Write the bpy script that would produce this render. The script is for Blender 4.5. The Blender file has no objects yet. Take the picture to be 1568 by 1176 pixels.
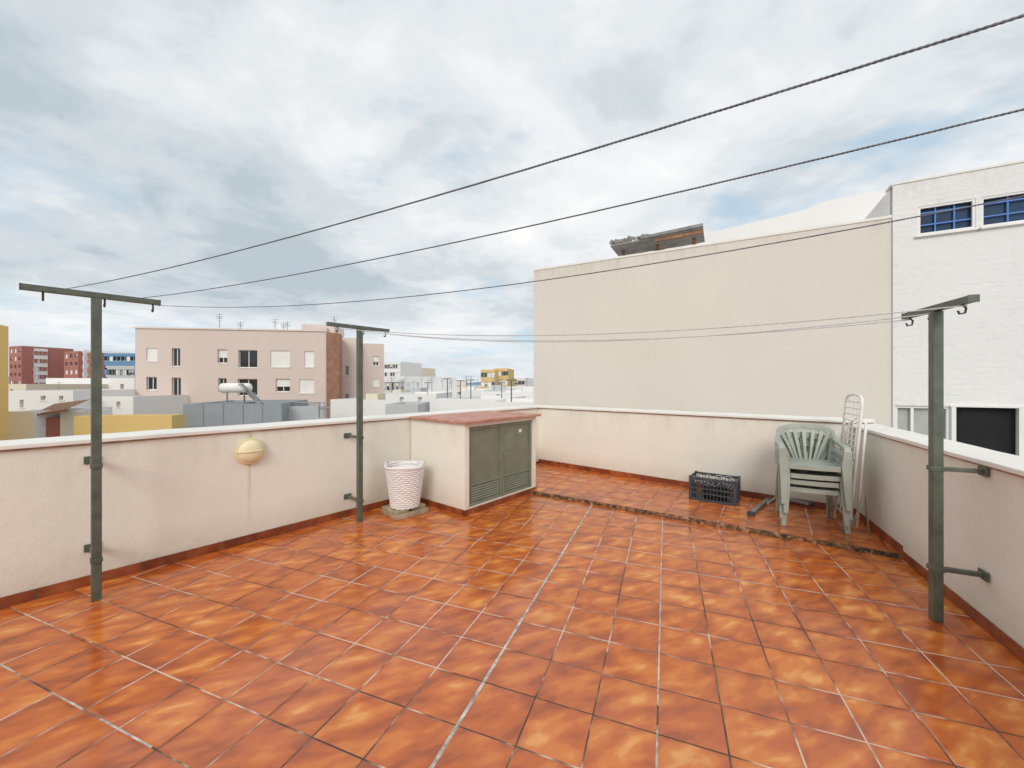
import bpy, bmesh, math, random
from mathutils import Vector, Matrix
random.seed(7)
scene=bpy.context.scene
F=607.0; H=1.6; CX=784.0; CY=588.0
def gx(x,d): return (x-CX)/F*d
def gz(y,d): return H-(y-CY)/F*d
def V2(a,b): return Vector((a,b))

# ---------------------------------------------------------------- materials
class NT:
    def __init__(s,name):
        s.m=bpy.data.materials.new(name); s.m.use_nodes=True
        s.t=s.m.node_tree; s.n=s.t.nodes; s.l=s.t.links
        s.b=s.n['Principled BSDF']
        s.pos=s.n.new('ShaderNodeNewGeometry').outputs['Position']
    def link(s,a,b): s.l.new(a,b)
    def setin(s,sock,v):
        if hasattr(v,'is_output'): s.l.new(v,sock)
        else: sock.default_value=v
    def math(s,op,a,b=0.0,c=None,clamp=False):
        n=s.n.new('ShaderNodeMath'); n.operation=op; n.use_clamp=clamp
        s.setin(n.inputs[0],a); s.setin(n.inputs[1],b)
        if c is not None: s.setin(n.inputs[2],c)
        return n.outputs[0]
    def vmul(s,v,k):
        n=s.n.new('ShaderNodeVectorMath'); n.operation='MULTIPLY'
        s.setin(n.inputs[0],v); s.setin(n.inputs[1],k); return n.outputs[0]
    def vadd(s,v,k):
        n=s.n.new('ShaderNodeVectorMath'); n.operation='ADD'
        s.setin(n.inputs[0],v); s.setin(n.inputs[1],k); return n.outputs[0]
    def dot(s,v,k):
        n=s.n.new('ShaderNodeVectorMath'); n.operation='DOT_PRODUCT'
        s.setin(n.inputs[0],v); s.setin(n.inputs[1],k); return n.outputs['Value']
    def noise(s,scale,detail=4,rough=.55,vec=None,dist=0.0,col=False):
        n=s.n.new('ShaderNodeTexNoise'); n.inputs['Scale'].default_value=scale
        n.inputs['Detail'].default_value=detail; n.inputs['Roughness'].default_value=rough
        n.inputs['Distortion'].default_value=dist
        s.l.new(vec if vec is not None else s.pos,n.inputs['Vector'])
        return n.outputs['Color'] if col else n.outputs['Fac']
    def ramp(s,fac,stops,interp='LINEAR'):
        n=s.n.new('ShaderNodeValToRGB'); n.color_ramp.interpolation=interp
        e=n.color_ramp.elements
        while len(e)<len(stops): e.new(.5)
        for el,(p,c) in zip(e,stops):
            el.position=p; el.color=(c[0],c[1],c[2],1) if hasattr(c,'__len__') else (c,c,c,1)
        s.setin(n.inputs[0],fac); return n.outputs[0]
    def mix(s,fac,a,b,mode='MIX'):
        n=s.n.new('ShaderNodeMix'); n.data_type='RGBA'; n.blend_type=mode
        s.setin(n.inputs[0],fac)
        for sock,v in ((n.inputs[6],a),(n.inputs[7],b)):
            if hasattr(v,'is_output'): s.l.new(v,sock)
            else: sock.default_value=(v[0],v[1],v[2],1)
        return n.outputs[2]
    def bump(s,h,strength=.3,dist=.01):
        n=s.n.new('ShaderNodeBump'); n.inputs['Strength'].default_value=strength
        n.inputs['Distance'].default_value=dist; s.l.new(h,n.inputs['Height'])
        s.l.new(n.outputs[0],s.b.inputs['Normal'])
    def color(s,c): s.setin(s.b.inputs['Base Color'],c if hasattr(c,'is_output') else (c[0],c[1],c[2],1))
    def rough(s,r): s.setin(s.b.inputs['Roughness'],r)

def simple(name,c,rough=.5,metal=0,var=.12,scale=6,bump=0,bscale=80):
    t=NT(name); n=t.noise(scale,3)
    f=t.ramp(n,[(.3,0.0),(.7,1.0)])
    t.color(t.mix(f,[x*(1-var) for x in c],[min(1,x*(1+var)) for x in c]))
    t.rough(rough); t.b.inputs['Metallic'].default_value=metal
    if bump: t.bump(t.noise(bscale,2),bump,.005)
    return t.m

def stucco(name,c,stain=(.50,.42,.31),amt=.35,bump=.35,dirt_scale=1.2,streak=True,base_dirt=None,top_dirt=None,td_amt=.35,lamp=None,cheap=False,bricks=False):
    t=NT(name)
    big=t.ramp(t.noise(dirt_scale,4,.6),[(.3,0.0),(.75,1.0)])
    col=t.mix(big,c,[x*.93 for x in c])
    if cheap:
        t.color(col); t.rough(.9); return t.m
    if streak:
        st=t.noise(1.0,4,.6,vec=t.vmul(t.pos,(7,7,.55)))
        stf=t.ramp(st,[(.58,0.0),(.85,1.0)])
        col=t.mix(t.math('MULTIPLY',stf,amt),col,stain)
    sp=t.ramp(t.noise(19,4,.7),[(.64,0.0),(.78,1.0)])
    col=t.mix(t.math('MULTIPLY',sp,amt*.7),col,stain)
    z=t.dot(t.pos,(0,0,1))
    if base_dirt is not None:
        nz=t.noise(5,4,.65)
        g=t.math('SUBTRACT',1,t.math('DIVIDE',t.math('SUBTRACT',z,base_dirt),.32),clamp=True)
        g=t.math('MULTIPLY',g,nz,clamp=True)
        col=t.mix(t.math('MULTIPLY',g,.75),col,(.50,.40,.29))
    if top_dirt is not None:
        g=t.math('SUBTRACT',1,t.math('DIVIDE',t.math('SUBTRACT',top_dirt,z),.35),clamp=True)
        nst=t.ramp(t.noise(1.0,4,.7,vec=t.vmul(t.pos,(6,6,1.2))),[(.48,0.0),(.68,1.0)])
        col=t.mix(t.math('MULTIPLY',t.math('MULTIPLY',g,nst),td_amt),col,(.40,.34,.26))
    if lamp is not None:
        dx=t.math('ABSOLUTE',t.math('ADD',t.math('SUBTRACT',t.dot(t.pos,(.64,.768,0)),lamp),t.math('MULTIPLY',t.math('SUBTRACT',t.noise(6,3),.5),.02)))
        g=t.math('SUBTRACT',1,t.math('DIVIDE',dx,.022),clamp=True)
        gl=t.math('LESS_THAN',t.dot(t.pos,(.768,-.64,0)),-4.4)
        gz_=t.math('MULTIPLY',t.math('GREATER_THAN',z,.10),t.math('MULTIPLY',z,1.0,clamp=True))
        g=t.math('MULTIPLY',t.math('MULTIPLY',g,gl),gz_)
        col=t.mix(t.math('MULTIPLY',g,.75),col,(.56,.43,.22))
    h=t.math('ADD',t.math('MULTIPLY',t.noise(60,3,.6),.5),t.math('MULTIPLY',t.noise(8,3,.5),1.2))
    if bricks:
        cb=t.n.new('ShaderNodeCombineXYZ')
        t.link(t.dot(t.pos,(.882,-.471,0)),cb.inputs[0]); t.link(z,cb.inputs[1])
        wv=t.n.new('ShaderNodeVectorMath'); wv.operation='ADD'; t.link(cb.outputs[0],wv.inputs[0])
        t.link(t.vmul(t.noise(5,3,col=True),(.06,.06,0)),wv.inputs[1])
        bt=t.n.new('ShaderNodeTexBrick'); t.link(wv.outputs[0],bt.inputs['Vector']); bt.inputs['Scale'].default_value=1.0
        bt.inputs['Brick Width'].default_value=.27; bt.inputs['Row Height'].default_value=.085; bt.inputs['Mortar Size'].default_value=.014; bt.inputs['Mortar Smooth'].default_value=1.0
        fade=t.ramp(t.noise(1.6,5,.75),[(.46,0.0),(.70,1.0)])
        bf=t.math('MULTIPLY',bt.outputs['Fac'],fade)
        h=t.math('SUBTRACT',h,t.math('MULTIPLY',bf,.35))
        col=t.mix(t.math('MULTIPLY',bf,.10),col,(.45,.44,.43))
        pt=t.ramp(t.noise(3.2,6,.75),[(.58,0.0),(.68,1.0)])
        col=t.mix(t.math('MULTIPLY',pt,.14),col,(.40,.38,.36))
    t.color(col); t.rough(.85); t.b.inputs['Specular IOR Level'].default_value=.25
    t.bump(h,bump,.012)
    return t.m

sd=Vector((3.455-.36,3.706-5.746)).normalized()
stepn=(sd.y*-1,sd.x); stepc=.36*stepn[0]+5.746*stepn[1]
def tiles(name,av,bv,a0,b0,T,white_main=True,dull=0.0):
    t=NT(name)
    wob=t.math('MULTIPLY',t.math('SUBTRACT',t.noise(3,2),.5),.012)
    u=t.math('ADD',t.math('DIVIDE',t.math('SUBTRACT',t.dot(t.pos,(av[0],av[1],0)),a0),T),wob)
    v=t.math('ADD',t.math('DIVIDE',t.math('SUBTRACT',t.dot(t.pos,(bv[0],bv[1],0)),b0),T),wob)
    fu=t.math('FRACT',u); fv=t.math('FRACT',v); iu=t.math('FLOOR',u); iv=t.math('FLOOR',v)
    eu=t.math('MINIMUM',fu,t.math('SUBTRACT',1,fu)); ev=t.math('MINIMUM',fv,t.math('SUBTRACT',1,fv))
    e=t.math('MINIMUM',eu,ev)
    cmb=t.n.new('ShaderNodeCombineXYZ'); t.link(iu,cmb.inputs[0]); t.link(iv,cmb.inputs[1])
    wn=t.n.new('ShaderNodeTexWhiteNoise'); wn.noise_dimensions='3D'; t.link(cmb.outputs[0],wn.inputs['Vector'])
    rc=wn.outputs['Color']; rv=wn.outputs['Value']
    off=t.vmul(rc,(20,20,20))
    p2=t.n.new('ShaderNodeCombineXYZ')
    t.link(t.math('MULTIPLY',t.math('ADD',u,v),.55),p2.inputs[0]); t.link(t.math('MULTIPLY',t.math('SUBTRACT',v,u),1.25),p2.inputs[1])
    cl=t.noise(1.9,3,.45,vec=t.vadd(p2.outputs[0],off),dist=.2)
    edge=t.math('MULTIPLY',t.math('SUBTRACT',1,t.math('MULTIPLY',e,4.0),clamp=True),.11)
    cl=t.math('SUBTRACT',cl,edge)
    cl=t.math('ADD',cl,t.math('MULTIPLY',t.math('SUBTRACT',rv,.5),.13))
    col=t.ramp(cl,[(.26,(.36,.070,.012)),(.44,(.53,.118,.015)),(.58,(.65,.185,.026)),(.74,(.80,.35,.09))],'EASE')
    wear=t.ramp(t.noise(.55,3,.6),[(.45,0.0),(.65,1.0)])
    col=t.mix(t.math('MULTIPLY',wear,.25+dull),col,(.52,.17,.08))
    dirt=t.ramp(t.noise(2.2,5,.7),[(.52,0.0),(.78,1.0)])
    col=t.mix(t.math('MULTIPLY',dirt,.26+dull),col,(.27,.10,.045))
    # grime collecting along the step
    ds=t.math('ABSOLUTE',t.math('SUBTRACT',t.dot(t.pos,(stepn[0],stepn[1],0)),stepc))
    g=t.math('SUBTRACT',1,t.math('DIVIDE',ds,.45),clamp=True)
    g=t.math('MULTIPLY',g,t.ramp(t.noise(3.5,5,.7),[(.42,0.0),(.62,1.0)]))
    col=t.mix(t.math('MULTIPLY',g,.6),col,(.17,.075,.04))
    gw=t.math('ADD',.0085,t.math('MULTIPLY',t.noise(1.7,2),.009))
    gm=t.math('LESS_THAN',e,gw)
    gn=t.noise(1.6,4,.75,vec=t.vadd(t.pos,(4,9,2)))
    gcol=t.ramp(gn,[(.42,(.055,.030,.018)),(.49,(.22,.12,.07)),(.56,(.66,.52,.41))])
    col=t.mix(gm,col,gcol)
    if white_main:
        av_=t.math('ABSOLUTE',v)
        w1=t.math('LESS_THAN',av_,t.math('ADD',.018,t.math('MULTIPLY',t.noise(6,3),.020)))
        bn_=t.noise(1.3,2)
        au=t.math('ABSOLUTE',t.math('SUBTRACT',u,9))
        w2=t.math('LESS_THAN',au,.016)
        au2=t.math('ABSOLUTE',u); w3=t.math('LESS_THAN',au2,.015)
        av3=t.math('ABSOLUTE',t.math('SUBTRACT',v,3)); w4=t.math('LESS_THAN',av3,.014)
        ww=t.math('MAXIMUM',t.math('MAXIMUM',w1,t.math('MULTIPLY',w2,t.math('GREATER_THAN',bn_,.40))),t.math('MAXIMUM',t.math('MULTIPLY',w3,t.math('GREATER_THAN',bn_,.48)),t.math('MULTIPLY',w4,t.math('GREATER_THAN',bn_,.45))))
        wc=t.ramp(t.noise(9,4,.8),[(.32,(.14,.11,.09)),(.50,(.46,.43,.38)),(.6,(.66,.62,.56))])
        col=t.mix(ww,col,wc)
        gm=t.math('MAXIMUM',gm,ww)
    t.color(col)
    r=t.math('ADD',t.math('MULTIPLY',t.noise(1.3,4,.6),.26),.03+dull*.8)
    r=t.math('ADD',r,t.math('MULTIPLY',gm,.45),clamp=True)
    t.rough(r)
    t.b.inputs['Specular IOR Level'].default_value=.75
    hh=t.math('MINIMUM',t.math('MULTIPLY',e,18),1.0)
    hh=t.math('ADD',hh,t.math('MULTIPLY',t.noise(5,2),.6))
    hh=t.math('ADD',hh,t.math('MULTIPLY',t.noise(45,2),.06))
    t.bump(hh,.5,.004)
    return t.m

M={}
Tt=.2917
av=(.3614,.9324); bv=(.9324,-.3614)
M['floor']=tiles('terracotta_floor',av,bv,3.68-9*Tt,-.911,Tt)
M['floor2']=tiles('terracotta_platform',(sd.y*-1,sd.x),(sd.x,sd.y),.13,.05,Tt*.98,False,.12)
def skirting_mat(name,dx,dy):
    t=NT(name)
    v=t.math('DIVIDE',t.dot(t.pos,(dx,dy,0)),.29); f=t.math('FRACT',v); iv=t.math('FLOOR',v)
    cmb=t.n.new('ShaderNodeCombineXYZ'); t.link(iv,cmb.inputs[0])
    wn=t.n.new('ShaderNodeTexWhiteNoise'); t.link(cmb.outputs[0],wn.inputs['Vector'])
    cl=t.math('ADD',t.noise(7,4),t.math('MULTIPLY',t.math('SUBTRACT',wn.outputs['Value'],.5),.3))
    col=t.ramp(cl,[(.3,(.16,.035,.012)),(.5,(.26,.06,.02)),(.7,(.40,.11,.035))])
    e=t.math('MINIMUM',f,t.math('SUBTRACT',1,f))
    col=t.mix(t.math('LESS_THAN',e,.018),col,(.10,.07,.05))
    col=t.mix(t.math('MULTIPLY',t.ramp(t.noise(14,5,.7),[(.55,0.0),(.7,1.0)]),.5),col,(.12,.07,.04))
    t.color(col); t.rough(.4); t.bump(t.noise(30,3),.2,.003); return t.m
M['skL']=skirting_mat('skirting_tile_left',.64,.768)
M['skB']=skirting_mat('skirting_tile_back',.756,-.654)
M['skR']=skirting_mat('skirting_tile_right',.42,.906)
r_=(382-CX)/F; d_=-6.0/(r_-.834); lp=V2(r_*d_,d_)
M['wall']=stucco('cream_stucco',(.85,.825,.735),amt=.12,base_dirt=.05,top_dirt=1.13,td_amt=.25,lamp=lp.x*.64+lp.y*.768)
M['cap']=stucco('coping_paint',(.86,.84,.785),amt=.45,streak=False,bump=.3,dirt_scale=3)
M['capline']=simple('coping_mortar_line',(.36,.25,.18),.9,0,.4,14)
M['blank']=stucco('blank_wall_stucco',(.74,.695,.625),amt=.12,bump=.4,dirt_scale=.5,top_dirt=4.36)
M['wht']=stucco('white_building_stucco',(.82,.815,.805),amt=.12,bump=.7,dirt_scale=.7,top_dirt=4.85,bricks=True)
M['green']=simple('green_grey_metal_paint',(.205,.22,.16),.45,.0,.12,5,.1)
M['post']=simple('post_paint',(.115,.135,.105),.42,.2,.22,11,.15)
M['rust']=simple('rusty_steel',(.10,.07,.055),.7,.4,.4,20,.3)
M['wire']=simple('coated_wire',(.13,.15,.18),.5,0,.3,40)
M['wire2']=simple('pale_wire',(.50,.51,.52),.5,0,.2,40)
M['lampy']=simple('aged_yellow_plastic',(.78,.68,.40),.65,0,.05,8)
M['lampg']=simple('lamp_diffuser',(.84,.76,.50),.55,0,.03,5)
M['conc']=simple('weathered_base',(.40,.31,.21),.9,0,.3,9,.6)
M['bask']=simple('white_wicker',(.84,.80,.785),.6,0,.05,20)
M['crate']=simple('dark_grey_plastic',(.055,.065,.078),.45,0,.2,14)
M['cord']=simple('pale_cord',(.62,.60,.56),.6,0,.1,14)
M['chair']=simple('aged_resin',(.37,.405,.345),.42,0,.14,5,.08)
M['resinw']=simple('white_resin',(.80,.78,.74),.4,0,.06,6)
M['steel']=simple('grey_steel',(.33,.36,.37),.35,.6,.2,10)
M['pink']=stucco('pink_render',(.70,.58,.52),dirt_scale=.15,cheap=True)
M['pinkl']=stucco('pale_pink_render',(.76,.66,.59),dirt_scale=.15,cheap=True)
M['brick']=simple('brown_brick',(.36,.18,.12),.85,0,.2,2)
M['glass']=simple('dark_glass',(.03,.035,.04),.12,0,.3,.5)
M['shut']=simple('white_shutter',(.80,.79,.76),.6,0,.05,1)
M['frame']=simple('white_frame',(.80,.79,.77),.5,0,.05,2)
M['twhite']=stucco('town_white',(.84,.83,.81),dirt_scale=.12,cheap=True)
M['tcream']=stucco('town_cream',(.74,.66,.52),dirt_scale=.12,cheap=True)
M['tred']=stucco('town_red',(.42,.17,.14),dirt_scale=.12,cheap=True)
M['tgrey']=stucco('town_grey',(.52,.53,.54),dirt_scale=.12,cheap=True)
M['tblue']=stucco('town_blue',(.14,.28,.46),dirt_scale=.12,cheap=True)
M['tyel']=stucco('town_yellow',(.86,.58,.20),dirt_scale=.3,cheap=True)
M['toch']=stucco('town_ochre',(.70,.50,.20),dirt_scale=2.3,cheap=True)
M['roofw']=simple('pale_roof',(.66,.65,.63),.9,0,.15,.3)
M['roofr']=simple('red_roof_screed',(.33,.13,.08),.9,0,.2,.3)
M['grym']=simple('grey_blue_cladding',(.29,.32,.35),.55,.1,.08,1)
M['panel']=simple('solar_glass',(.012,.018,.03),.08,0,.2,1)
M['tank']=simple('white_enamel',(.84,.84,.83),.3,0,.04,2)
M['wood']=simple('weathered_timber',(.30,.15,.085),.8,0,.35,9,.4)
M['tar']=simple('grey_sheet',(.27,.265,.26),.8,0,.25,5,.3)
M['blue']=simple('blue_bars',(.06,.20,.58),.45,0,.1,5)
M['bglass']=simple('blue_dark_glass',(.03,.06,.12),.06,0,.3,1)
M['dark']=simple('dark_interior',(.012,.012,.014),.9,0,.3,5)
M['lglass']=simple('dull_glass',(.42,.44,.42),.15,0,.25,1.5)
M['ground']=simple('town_ground',(.34,.33,.31),.95,0,.25,.02)
M['sea']=simple('sea_water',(.10,.17,.22),.2,0,.1,.01)
M['hill']=simple('hill_haze',(.20,.29,.38),1,0,.15,.002)
t=NT('mossy_mortar')
nm=t.noise(16,5,.75)
t.color(t.ramp(nm,[(.40,(.035,.022,.012)),(.5,(.13,.07,.03)),(.57,(.34,.13,.055)),(.70,(.48,.36,.27))])); t.rough(.95)
t.bump(nm,1.0,.02); M['moss']=t.m
t=NT('clay_roof_slab'); c1=t.ramp(t.noise(5,4,.6),[(.35,(.44,.17,.11)),(.65,(.60,.32,.25))])
t.color(c1); t.rough(.6); t.bump(t.noise(25,3),.3,.006); M['clay']=t.m

# ---------------------------------------------------------------- mesh builder
class MB:
    def __init__(s): s.v=[]; s.f=[]; s.m=[]
    def add(s,vs,fs,mi=0):
        b=len(s.v); s.v+= [tuple(x) for x in vs]
        for f in fs: s.f.append([i+b for i in f]); s.m.append(mi)
    def box(s,c,size,mat=None,mi=0):
        hx,hy,hz=size[0]/2,size[1]/2,size[2]/2
        vs=[Vector((c[0]+a*hx,c[1]+b*hy,c[2]+d*hz)) for a in(-1,1) for b in(-1,1) for d in(-1,1)]
        if mat is not None: vs=[mat@v for v in vs]
        s.add(vs,[(0,1,3,2),(4,6,7,5),(0,4,5,1),(2,3,7,6),(0,2,6,4),(1,5,7,3)],mi)
    def prism(s,poly,z0,z1,mi=0,mtop=None):
        n=len(poly)
        s.add([(p[0],p[1],z0) for p in poly]+[(p[0],p[1],z1) for p in poly],
              [tuple((i,(i+1)%n,n+(i+1)%n,n+i)) for i in range(n)]+[tuple(range(n))[::-1]],mi)
        s.add([(p[0],p[1],z1) for p in poly],[tuple(range(n))],mi if mtop is None else mtop)
    def sweep(s,pts,w,h,up=(0,0,1),mi=0,mat=None,ws=None):
        pts=[Vector(p) for p in pts]; n=len(pts); vs=[]
        for i,p in enumerate(pts):
            tg=(pts[min(i+1,n-1)]-pts[max(i-1,0)]).normalized()
            sd=tg.cross(Vector(up)); 
            if sd.length<1e-4: sd=Vector((1,0,0))
            sd.normalize(); u=sd.cross(tg).normalized()
            k=ws[i] if ws else 1
            for a,b in((-1,-1),(1,-1),(1,1),(-1,1)): vs.append(p+sd*(a*w*k/2)+u*(b*h/2))
        if mat is not None: vs=[mat@v for v in vs]
        fs=[(0,1,2,3),tuple(4*(n-1)+k for k in(3,2,1,0))]
        for i in range(n-1):
            for k in range(4):
                fs.append((4*i+k,4*i+(k+1)%4,4*i+4+(k+1)%4,4*i+4+k))
        s.add(vs,fs,mi)
    def tube(s,pts,r,seg=8,mi=0,mat=None):
        pts=[Vector(p) for p in pts]; n=len(pts); vs=[]
        pu=None
        for i,p in enumerate(pts):
            tg=(pts[min(i+1,n-1)]-pts[max(i-1,0)]).normalized()
            up=Vector((0,0,1)) if abs(tg.z)<.9 else Vector((0,1,0))
            if pu is not None and pu.cross(tg).length>.1: up=pu
            sd=tg.cross(up).normalized(); u=sd.cross(tg).normalized(); pu=u
            for k in range(seg):
                a=2*math.pi*k/seg; vs.append(p+sd*(r*math.cos(a))+u*(r*math.sin(a)))
        if mat is not None: vs=[mat@v for v in vs]
        fs=[tuple(range(seg)),tuple(seg*(n-1)+k for k in range(seg))[::-1]]
        for i in range(n-1):
            for k in range(seg): fs.append((seg*i+k,seg*i+(k+1)%seg,seg*(i+1)+(k+1)%seg,seg*(i+1)+k))
        s.add(vs,fs,mi)
    def lathe(s,prof,seg=32,mat=None,mi=0,fn=None):
        vs=[];n=len(prof)
        for i,(r,z) in enumerate(prof):
            for k in range(seg):
                a=2*math.pi*k/seg; rr=r if fn is None else fn(r,z,a,i)
                vs.append(Vector((rr*math.cos(a),rr*math.sin(a),z)))
        if mat is not None: vs=[mat@v for v in vs]
        fs=[]
        for i in range(n-1):
            for k in range(seg): fs.append((seg*i+k,seg*i+(k+1)%seg,seg*(i+1)+(k+1)%seg,seg*(i+1)+k))
        s.add(vs,fs,mi)
    def obj(s,name,mats,parent=None,smooth=False,bevel=0,recalc=True):
        me=bpy.data.meshes.new(name); me.from_pydata(s.v,[],s.f)
        for m in mats: me.materials.append(M[m])
        for p,mi in zip(me.polygons,s.m): p.material_index=mi
        me.update()
        if recalc:
            bm=bmesh.new(); bm.from_mesh(me); bmesh.ops.recalc_face_normals(bm,faces=bm.faces); bm.to_mesh(me); bm.free()
        o=bpy.data.objects.new(name,me); scene.collection.objects.link(o)
        if parent: o.parent=parent
        if smooth:
            for p in me.polygons: p.use_smooth=True
        if bevel:
            b=o.modifiers.new('bevel','BEVEL'); b.width=bevel; b.segments=2; b.limit_method='ANGLE'; b.angle_limit=math.radians(40)
        return o
def empty(name,loc=(0,0,0)):
    e=bpy.data.objects.new(name,None); scene.collection.objects.link(e); e.empty_display_size=.2; return e
def frame(o,u,z=0):
    u=Vector((u[0],u[1],0)).normalized(); w=Vector((-u.y,u.x,0))
    return Matrix(((u.x,w.x,0,o[0]),(u.y,w.y,0,o[1]),(0,0,1,z),(0,0,0,1)))

# ---------------------------------------------------------------- terrace
def Lx(d): return -6.0+.834*d
def Rx(d): return 1.884+.4665*d
C1=V2(.53,7.835); C2=V2(4.10,4.75)
Q0=V2(Lx(-2.8),-2.8); Q3=V2(Rx(-2.8),-2.8)
inner=[Q0,C1,C2,Q3]
def offset(poly,o):
    n=len(poly); out=[]
    for i in range(n):
        a,b,c=poly[i-1],poly[i],poly[(i+1)%n]
        d1=(b-a).normalized(); d2=(c-b).normalized()
        n1=V2(-d1.y,d1.x); n2=V2(-d2.y,d2.x)
        k=1+n1.dot(n2); out.append(b+(n1+n2)*(o/k))
    return out
names=['skL','skB','skR','skL']
Sd1=V2(-.652,6.413); Sd2=V2(3.576,3.627)
for i in range(4):
    j=(i+1)%4
    par=empty('parapet_wall')
    out=offset(inner,.22)
    cb=1.13 if i!=2 else 1.075
    mb=MB(); mb.prism([inner[i],inner[j],out[j],out[i]],-12,cb-.014); mb.obj('wall_body',['wall'],par)
    a=offset(inner,-.014); b=offset(inner,.234)
    mb=MB(); mb.prism([a[i],a[j],b[j],b[i]],cb-.014,cb); mb.obj('mortar_line',['capline'],par)
    a=offset(inner,-.035); b=offset(inner,.255)
    mb=MB()
    n=40; ring=[]
    for k in range(n+1):
        f=k/n; pa=a[i].lerp(a[j],f); pb=b[i].lerp(b[j],f); jz=random.uniform(-.003,.003)
        jn=(pb-pa).normalized()*random.uniform(-.003,.003) if 0<k<n else V2(0,0)
        ring.append([(pa.x+jn.x,pa.y+jn.y,cb+.0),(pa.x+jn.x,pa.y+jn.y,cb+.033+jz),(pb.x,pb.y,cb+.045+jz),(pb.x,pb.y,cb)])
    vs=[v for r in ring for v in r]; fs=[(0,1,2,3),(4*n+3,4*n+2,4*n+1,4*n)]
    for k in range(n):
        for q in range(4): fs.append((4*k+q,4*k+(q+1)%4,4*k+4+(q+1)%4,4*k+4+q))
    mb.add(vs,fs); mb.obj('coping',['cap'],par,bevel=.006)
    s1=offset(inner,-.012)
    mb=MB()
    if i==0: mb.prism([s1[0],s1[1],inner[1],inner[0]],0,.078)
    if i==1: mb.prism([s1[1],s1[2],inner[2],inner[1]],.04,.12)
    if i==2:
        f=(C2-Sd2).length/(C2-Q3).length
        m1=s1[2].lerp(s1[3],f); m0=inner[2].lerp(inner[3],f)
        mb.prism([s1[2],m1,m0,inner[2]],.04,.12); mb.prism([m1,s1[3],inner[3],m0],0,.078)
    if i==3: mb.prism([s1[3],s1[0],inner[0],inner[3]],0,.078)
    mb.obj('skirting',[names[i]],par,bevel=.003)
mb=MB(); mb.prism(offset(inner,.0),-12,0); mb.obj('terrace_floor',['floor'])
par=empty('raised_platform')
mb=MB(); mb.prism([Sd1,C1,C2,Sd2],.004,.04); mb.obj('platform_tiles',['floor2'],par)
mb=MB(); nn=220; sdir=(Sd2-Sd1).normalized(); nrm=V2(-sdir.y,sdir.x)
if nrm.y>0: nrm=-nrm
vs=[];fs=[]; wv=.02
for k in range(nn+1):
    wv=max(.006,min(.034,wv+random.uniform(-.007,.007)))
    p=Sd1.lerp(Sd2,k/nn); w=wv; hz=.030+random.random()*.008
    a_=p+nrm*w; b_=p-nrm*(.004+random.random()*.008)
    vs+=[(a_.x,a_.y,.001),(p.x+nrm.x*w*.5,p.y+nrm.y*w*.5,hz*.7),(p.x,p.y,hz+.008),(b_.x,b_.y,.0412)]
for k in range(nn):
    for q in range(3): fs.append((4*k+q,4*k+q+1,4*k+5+q,4*k+4+q))
mb.add(vs,fs); mb.obj('mossy_edge',['moss'],par,smooth=True)

# ---------------------------------------------------------------- cabinet
P1=V2(-.570,4.807); u=V2(.640,.768)
cab=empty('utility_cabinet'); Mc=frame(P1,u)
W=1.445; D=1.09
mb=MB()
mb.box((W/2,D-.50,.56),(W,.98,1.12),Mc)
mb.box((.035,.05,.56),(.07,.10,1.12),Mc); mb.box((W-.035,.05,.56),(.07,.10,1.12),Mc)
mb.box((W/2,.05,.04),(W-.14,.10,.08),Mc); mb.box((W/2,.05,1.095),(W-.14,.10,.05),Mc)
mb.obj('masonry',['wall'],cab)
mb=MB()
x0,x1=.075,W-.075; z0,z1=.084,1.066
for (a,b) in ((x0,W/2-.004),(W/2+.004,x1)):
    w=b-a; cx=(a+b)/2; cz=(z0+z1)/2
    mb.box((cx,.055,cz),(w,.02,z1-z0),Mc)
    for s_ in (a+.02,b-.02): mb.box((s_,.035,cz),(.04,.024,z1-z0),Mc)
    for zz in (z0+.02,z1-.02,z0+.26): mb.box((cx,.036,zz),(w-.085,.022,.036),Mc)
    for k in range(6):
        zz=z0+.062+k*.031
        mb.sweep([(a+.06,.036,zz),(b-.06,.036,zz)],.006,.026,up=(0,.6,.8),mat=Mc)
mb.obj('metal_doors',['green'],cab,bevel=.002)
mb=MB(); mb.box((W/2+.025,.018,.62),(.02,.012,.10),Mc); mb.box((W/2+.025,.006,.64),(.014,.02,.02),Mc)
mb.obj('door_handle',['steel'],cab,bevel=.002)
mb=MB(); mb.box((W*.78,.0435,.93),(.06,.002,.05),Mc); mb.obj('door_label',['shut'],cab)
mb=MB(); mb.box((W/2,D/2-.055,1.138),(W+.11,D+.02,.032),Mc); mb.obj('roof_slab',['clay'],cab,bevel=.006)
mb=MB(); mb.box((W/2,-.006,.034),(W+.024,.012,.068),Mc); mb.box((-.006,D/2,.034),(.012,D-.02,.068),Mc)
mb.obj('skirting',['skL'],cab,bevel=.002)

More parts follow.
